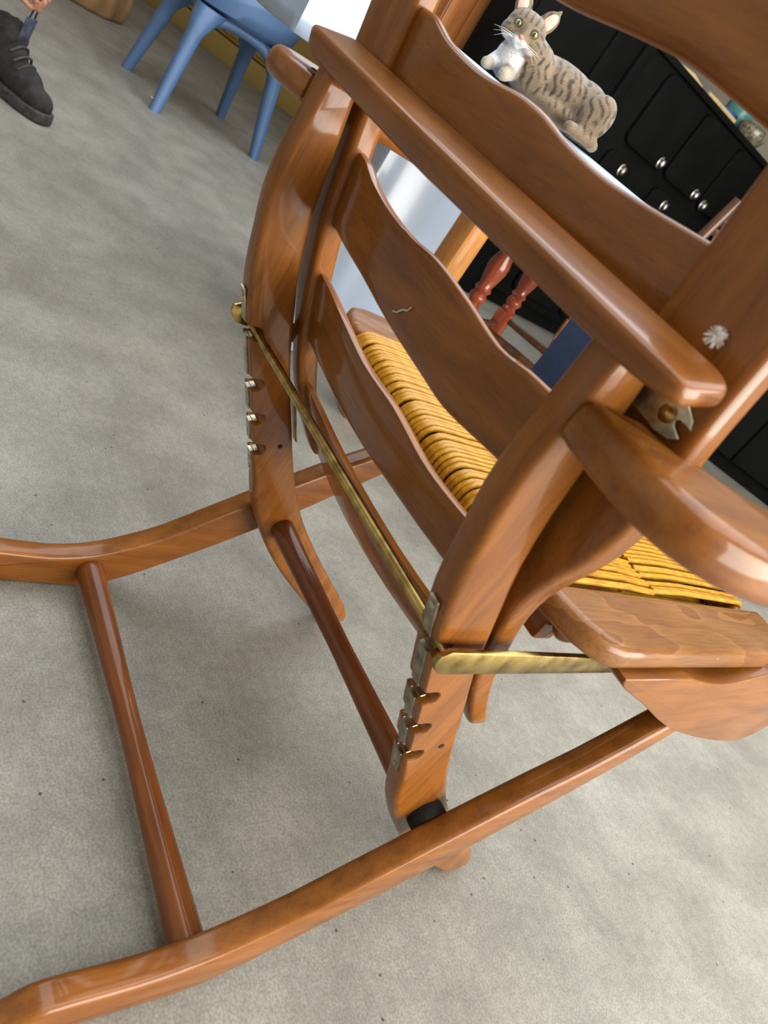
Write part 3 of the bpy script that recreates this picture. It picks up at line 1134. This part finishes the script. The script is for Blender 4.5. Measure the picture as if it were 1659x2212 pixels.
# pebble on the floor by the blue chair
b = bmesh.new()
bmesh.ops.create_icosphere(b, subdivisions=2, radius=0.012)
xform(b, Matrix.Translation((-3.33, 1.33, 0.007)) @ Matrix.Diagonal((1.2, 1, 0.6, 1)))
tag(finish('crumb', b, M['spoon']), 'tiny tan crumb on the floor between the blue chair legs', 'crumb')

# ------------------------------------------------------------------ shoe, held up by its pull tab
M['shoe_black'] = noise_mat('black_suede', srgb(22, 21, 22), srgb(42, 40, 38), (40, 40, 40), rough=0.9)
M['shoe_sole'] = noise_mat('black_rubber', srgb(34, 34, 34), srgb(60, 58, 55), (60, 60, 60), rough=0.7)
M['shoe_lining'] = noise_mat('dark_blue_grey_lining', srgb(44, 52, 68), srgb(74, 82, 96), (60, 60, 60), rough=0.9)
VX, RXV = Vector((-0.797, 0.604, 0)), Vector((0.604, 0.797, 0))
sh_rz = math.atan2(0.797, 0.604) - 0.25
sh = thing('shoe', 'black suede high-top shoe on the floor with its tab being pulled', 'shoe', (-2.317, 0.573, 0), sh_rz)
so = smooth_poly([(-0.13, 0.0), (-0.115, 0.042), (-0.04, 0.045), (0.05, 0.052), (0.12, 0.055), (0.17, 0.040), (0.188, 0.0), (0.175, -0.036), (0.12, -0.050),
                  (0.04, -0.045), (-0.05, -0.040), (-0.115, -0.038)], True, 3)
finish('sole', rprism(so, 0.0, 0.036, 0.008, Z_), M['shoe_sole'], sh, angle=50)
blob('upper', [('e', Vector((0.125, 0.0, 0.048)), (0.056, 0.046, 0.040), I3), ('e', Vector((0.06, 0, 0.07)), (0.075, 0.044, 0.055), I3),
               ('e', Vector((-0.01, 0, 0.095)), (0.07, 0.042, 0.075), I3), ('e', Vector((-0.075, 0, 0.09)), (0.048, 0.038, 0.085), I3),
               ('c', (-0.035, 0, 0.10), (-0.02, 0, 0.165), 0.046, 0.050), ('c', (-0.05, 0, 0.10), (-0.055, 0, 0.165), 0.042, 0.046)],
     0.005, M['shoe_black'], sh, 5)
tg = rbox(-0.02, 0.02, -0.004, 0.004, 0, 0.075, 0.003)
xform(tg, Matrix.Translation((0.018, 0, 0.165)) @ Matrix.Rotation(radians(8), 4, 'Y') @ Matrix.Rotation(pi / 2, 4, 'Z'))
finish('tongue', tg, M['shoe_lining'], sh)
finish('pull_loop', tube([(0.026, 0.010, 0.236), (0.030, 0.008, 0.262), (0.032, 0, 0.270), (0.030, -0.008, 0.262), (0.026, -0.010, 0.236)], 0.0025, 8), M['shoe_black'], sh)
for k in range(6):
    x = 0.095 - k * 0.021
    z = 0.098 + k * 0.014 + (0.004 if k > 2 else 0)
    finish('lace', tube([(x - .01, -0.036, z - 0.012), (x, -0.018, z + 0.008), (x + .002, 0, z + 0.013), (x, 0.018, z + 0.008), (x - .01, 0.036, z - 0.012)], 0.004, 8), M['shoe_sole'], sh)

# ------------------------------------------------------------------ person: only hand and forearm reach into view
M['skin'] = noise_mat('skin', srgb(150, 98, 76), srgb(178, 124, 98), (50, 50, 50), rough=0.5)
hd = Vector((-2.317, 0.573, 0)) + Matrix.Rotation(sh_rz, 3, 'Z') @ Vector((0.032, 0, 0.268))
H = lambda r, d, z: (hd.x + RXV.x * r + VX.x * d, hd.y + RXV.y * r + VX.y * d, hd.z + z)
prims = [('c', H(-0.60, -0.05, 0.42), H(-0.30, -0.02, 0.22), 0.050, 0.040), ('c', H(-0.30, -0.02, 0.22), H(-0.125, 0.0, 0.100), 0.038, 0.029),
         ('c', H(-0.125, 0.0, 0.100), H(-0.055, 0.012, 0.068), 0.030, 0.024), ('c', H(-0.115, -0.02, 0.085), H(-0.055, -0.022, 0.058), 0.026, 0.021),
         ('c', H(-0.115, 0.02, 0.098), H(-0.052, 0.035, 0.070), 0.024, 0.018)]
fing = [[(-0.050, -0.030, 0.060), (-0.016, -0.034, 0.046), (0.000, -0.020, 0.022), (-0.004, -0.008, 0.000)],
        [(-0.050, -0.006, 0.066), (-0.006, -0.006, 0.056), (0.014, -0.002, 0.028), (0.006, 0.000, 0.000)],
        [(-0.050, 0.018, 0.070), (-0.010, 0.024, 0.062), (0.010, 0.022, 0.036), (0.000, 0.020, 0.014)],
        [(-0.052, 0.038, 0.070), (-0.022, 0.046, 0.062), (-0.008, 0.044, 0.040), (-0.016, 0.040, 0.022)]]
for f_ in fing:
    for a, b in zip(f_, f_[1:]):
        prims.append(('c', H(*a), H(*b), 0.0092, 0.0082))
th_ = [(-0.105, -0.036, 0.070), (-0.065, -0.050, 0.035), (-0.030, -0.036, 0.010), (-0.010, -0.020, -0.002)]
for a, b, r in zip(th_, th_[1:], (0.0125, 0.0105, 0.0095)):
    prims.append(('c', H(*a), H(*b), r, r * 0.9))
pers = blob('person', prims, 0.0035, M['skin'], None, 4)
tag(pers, 'hand and bare forearm of a person pulling the shoe tab with hooked fingers', 'person')

# ------------------------------------------------------------------ the cat
cat = thing('cat', 'brown tabby cat with white chest crouching on the white table', 'cat', (-0.914, 1.220, 0.8055), math.atan2(0.797, 0.604))
V = Vector
pr = [('e', V((0.02, 0.020, 0.058)), (0.105, 0.056, 0.050), I3), ('e', V((-0.055, 0.0, 0.056)), (0.058, 0.050, 0.048), I3),
      ('e', V((0.075, 0.022, 0.060)), (0.060, 0.056, 0.047), I3), ('e', V((0.104, -0.028, 0.050)), (0.038, 0.026, 0.052), rot('Y', 18)),
      ('e', V((0.095, 0.066, 0.046)), (0.040, 0.026, 0.044), I3), ('c', (-0.055, -0.005, 0.070), (-0.098, -0.035, 0.086), 0.038, 0.032),
      ('e', V((-0.098, -0.026, 0.046)), (0.034, 0.034, 0.042), I3), ('e', V((0.02, 0.012, 0.024)), (0.110, 0.052, 0.026), I3),
      # head
      ('e', V((-0.103, -0.056, 0.096)), (0.0420, 0.0370, 0.0340), I3), ('e', V((-0.126, -0.064, 0.082)), (0.022, 0.024, 0.019), I3), ('e', V((-0.080, -0.064, 0.082)), (0.022, 0.024, 0.019), I3),
      ('e', V((-0.1095, -0.089, 0.0735)), (0.0105, 0.0105, 0.0095), I3), ('e', V((-0.0965, -0.089, 0.0735)), (0.0105, 0.0105, 0.0095), I3),
      ('e', V((-0.103, -0.086, 0.066)), (0.0095, 0.0090, 0.0075), I3), ('c', (-0.103, -0.088, 0.098), (-0.103, -0.0945, 0.081), 0.0085, 0.0065),
      # ears
      ('e', V((-0.1310, -0.050, 0.128)), (0.0175, 0.0065, 0.027), rot('Y', -20)), ('e', V((-0.0750, -0.050, 0.128)), (0.0175, 0.0065, 0.027), rot('Y', 24)),
      ('c', (-0.1370, -0.049, 0.140), (-0.1415, -0.049, 0.156), 0.008, 0.0035), ('c', (-0.0690, -0.049, 0.140), (-0.0640, -0.049, 0.156), 0.008, 0.0035),
      # fore legs and paws
      ('c', (-0.080, -0.020, 0.040), (-0.092, -0.066, 0.017), 0.020, 0.0145), ('c', (-0.092, -0.066, 0.017), (-0.095, -0.088, 0.0125), 0.0140, 0.0120),
      ('c', (-0.118, -0.010, 0.035), (-0.130, -0.052, 0.016), 0.018, 0.0135), ('c', (-0.130, -0.052, 0.016), (-0.135, -0.074, 0.0122), 0.0132, 0.0115),
      # hind foot and tail
      ('c', (0.128, -0.030, 0.014), (0.070, -0.060, 0.012), 0.014, 0.012),
      ('c', (0.125, 0.045, 0.022), (0.150, 0.085, 0.016), 0.015, 0.013), ('c', (0.150, 0.085, 0.016), (0.085, 0.115, 0.014), 0.013, 0.012), ('c', (0.085, 0.115, 0.014), (0.0, 0.105, 0.013), 0.012, 0.010)]


def fur_mat():
    m, nt, p = new_mat('tabby_fur')
    at_ = nt.nodes.new('ShaderNodeAttribute')
    at_.attribute_name = 'fur'
    tc = nt.nodes.new('ShaderNodeTexCoord')
    nz = nt.nodes.new('ShaderNodeTexNoise')
    nz.inputs['Scale'].default_value = 420
    nz.inputs['Detail'].default_value = 3
    mx = nt.nodes.new('ShaderNodeMix')
    mx.data_type = 'RGBA'
    mx.blend_type = 'MULTIPLY'
    mx.inputs['Factor'].default_value = 0.75
    rp = nt.nodes.new('ShaderNodeValToRGB')
    rp.color_ramp.elements[0].position = 0.3
    rp.color_ramp.elements[0].color = (0.55, 0.55, 0.55, 1)
    rp.color_ramp.elements[1].position = 0.7
    rp.color_ramp.elements[1].color = (1.25, 1.25, 1.25, 1)
    bp = nt.nodes.new('ShaderNodeBump')
    bp.inputs['Strength'].default_value = 0.5
    bp.inputs['Distance'].default_value = 0.002
    L = nt.links
    L.new(tc.outputs['Object'], nz.inputs['Vector'])
    L.new(nz.outputs['Fac'], rp.inputs['Fac'])
    L.new(at_.outputs['Color'], mx.inputs['A'])
    L.new(rp.outputs['Color'], mx.inputs['B'])
    L.new(mx.outputs['Result'], p.inputs['Base Color'])
    L.new(nz.outputs['Fac'], bp.inputs['Height'])
    L.new(bp.outputs['Normal'], p.inputs['Normal'])
    p.inputs['Roughness'].default_value = 0.85
    p.inputs['Sheen Weight'].default_value = 0.3
    return m


body = blob('body', pr, 0.0030, fur_mat(), cat, 3, 0.4)
from mathutils import noise as mn
att = body.data.color_attributes.new('fur', 'FLOAT_COLOR', 'POINT')
FB, FD, FL, FW, FP = [Vector(srgb(*c)[:3]) for c in ((96, 78, 58), (26, 21, 17), (122, 104, 80), (204, 206, 208), (150, 136, 112))]
sst = lambda a, b, x: max(0, min(1, (x - a) / (b - a))) ** 2 * (3 - 2 * max(0, min(1, (x - a) / (b - a))))
for i, v_ in enumerate(body.data.vertices):
    x, y, z = v_.co
    n1 = mn.noise(Vector((x * 38, y * 38, z * 38)))
    n2 = mn.noise(Vector((x * 90 + 5, y * 90, z * 60)))
    c = FB.lerp(FL, 0.5 + 0.5 * n1)
    head = (x < -0.052 and z > 0.058 and y < -0.022)
    if not head:
        s_ = sin((x * 1.0 + 0.35 * (z - 0.05) + 0.004 * n1 * 1.6) * 2 * pi / 0.0175 + 2.2 * n1)
        k = sst(0.05, 0.65, s_) * sst(-0.35, 0.20, n2 + 0.12)
        k *= sst(0.008, 0.030, z)
        c = c.lerp(FD, 0.92 * k)
        c = c.lerp(FD, 0.55 * sst(0.095, 0.108, z))
        # white bib and pale paws
        wb = sst(-0.070, -0.082, x) * sst(-0.012, -0.026, y) * sst(0.082, 0.070, z) * sst(-0.150, -0.140, x)
        c = c.lerp(FW, wb)
        if y < -0.060 and z < 0.034 and x < -0.06:
            c = c.lerp(FP, 0.9)
    else:
        dx = x + 0.103
        if z > 0.108:
            k = sst(0.2, 0.8, sin(dx * 2 * pi / 0.0125 + pi / 2 + n1 * 0.8)) * sst(0.030, 0.022, abs(dx))
            c = c.lerp(FD, 0.85 * k)
        if 0.078 < z < 0.108 and abs(dx) > 0.022:
            k = sst(0.2, 0.8, sin((z + 0.3 * abs(dx)) * 2 * pi / 0.0135 + n1))
            c = c.lerp(FD, 0.8 * k * sst(0.022, 0.030, abs(dx)))
        # rings round the eyes
        for ex, ez in ((-0.0185, 0.0965), (0.0185, 0.0965)):
            r_ = sqrt((dx - ex) ** 2 + ((z - ez) * 1.15) ** 2)
            if y < -0.07:
                c = c.lerp(FL, sst(0.016, 0.011, r_) * 0.7)
                c = c.lerp(FD, sst(0.0100, 0.0085, r_) * 0.9)
        wm = sst(0.082, 0.076, z + 0.25 * abs(dx)) * sst(-0.066, -0.076, y)
        c = c.lerp(FW, wm * 0.85)
        if z < 0.066:
            c = c.lerp(FW, 0.8 * sst(0.026, 0.014, abs(dx)))
    att.data[i].color = (c.x, c.y, c.z, 1)

M['iris'] = plain('green_iris', srgb(120, 124, 60), 0.12, 0.1, 300, coat=1.0)
M['pupil'] = plain('pupil', srgb(8, 8, 8), 0.1, 0.0, 10)
M['nose'] = plain('pink_nose', srgb(176, 122, 112), 0.45, 0.1, 200)
M['ear_pink'] = plain('pink_inner_ear', srgb(214, 172, 156), 0.8, 0.1, 200)
M['whisker'] = plain('whisker', srgb(236, 232, 226), 0.5, 0.0, 10)
for s in (-1, 1):
    e = bmesh.new()
    bmesh.ops.create_uvsphere(e, u_segments=18, v_segments=12, radius=0.0070)
    xform(e, Matrix.Translation((-0.103 + s * 0.0182, -0.0855, 0.0960)) @ Matrix.Diagonal((1.05, 0.9, 0.85, 1)))
    ey = finish('eye', e, M['iris'], cat, angle=80)
    e = bmesh.new()
    bmesh.ops.create_uvsphere(e, u_segments=12, v_segments=8, radius=0.0032)
    xform(e, Matrix.Translation((-0.103 + s * 0.0182, -0.0907, 0.0960)) @ Matrix.Diagonal((0.65, 0.75, 1.35, 1)))
    finish('pupil', e, M['pupil'], ey, angle=80)
    # inner ear
    b = bmesh.new()
    bmesh.ops.create_uvsphere(b, u_segments=16, v_segments=10, radius=1)
    xform(b, Matrix.Translation((-0.103 + s * 0.0305, -0.0560, 0.1290)) @ rot('Y', 22 * s).to_4x4() @ Matrix.Diagonal((0.0105, 0.0030, 0.0200, 1)))
    finish('inner_ear', b, M['ear_pink'], cat, angle=80)
    for k in range(4):
        z0 = 0.0715 + 0.002 * (k % 3)
        L_ = 0.032 + 0.005 * (k % 3)
        dz = -0.016 + 0.005 * k
        p0 = (-0.103 + s * 0.014, -0.0935, z0)
        p1 = (-0.103 + s * (0.014 + L_ * .55), -0.097, z0 + dz * .3)
        p2 = (-0.103 + s * (0.014 + L_), -0.088, z0 + dz)
        finish('whisker', tube([p0, p1, p2], [0.00028, 0.00024, 0.0001], 5), M['whisker'], cat)
b = bmesh.new()
bmesh.ops.create_uvsphere(b, u_segments=14, v_segments=10, radius=1)
xform(b, Matrix.Translation((-0.103, -0.0985, 0.0790)) @ Matrix.Diagonal((0.0055, 0.0035, 0.0042, 1)))
finish('nose', b, M['nose'], cat, angle=80)

# ------------------------------------------------------------------ bits of lint on the armchair
M['lint'] = plain('grey_lint', srgb(190, 184, 170), 0.9, 0.1, 200)
b = tube([(-0.0185, 0.4562, 0.5752), (-0.012, 0.4551, 0.5775), (-0.006, 0.4538, 0.5832), (0.000, 0.4534, 0.5860), (0.003, 0.4526, 0.5905)], 0.0007, 6)
tag(finish('lint_thread', b, M['lint']), 'short pale lint thread stuck on a brown back slat', 'lint')
M['fluff'] = plain('white_fluff', srgb(214, 210, 208), 0.95, 0.05, 200)
random.seed(21)
b = bmesh.new()
for k in range(70):
    d_ = Vector((random.uniform(-1, 1), random.uniform(-0.5, 0.2), random.uniform(-1, 1))).normalized()
    c_ = Vector((0.2345, 0.4405, 0.7105))
    t_ = tube([c_, c_ + d_ * 0.003, c_ + d_ * 0.0062 + Vector((0, 0, -0.0006))], [0.0004, 0.00035, 0.0002], 5)
    me_ = bpy.data.meshes.new('t')
    t_.to_mesh(me_)
    t_.free()
    b.from_mesh(me_)
    bpy.data.meshes.remove(me_)
tag(finish('dust_fluff', b, M['fluff']), 'tuft of white fluff caught between cross bar and back stile', 'fluff')
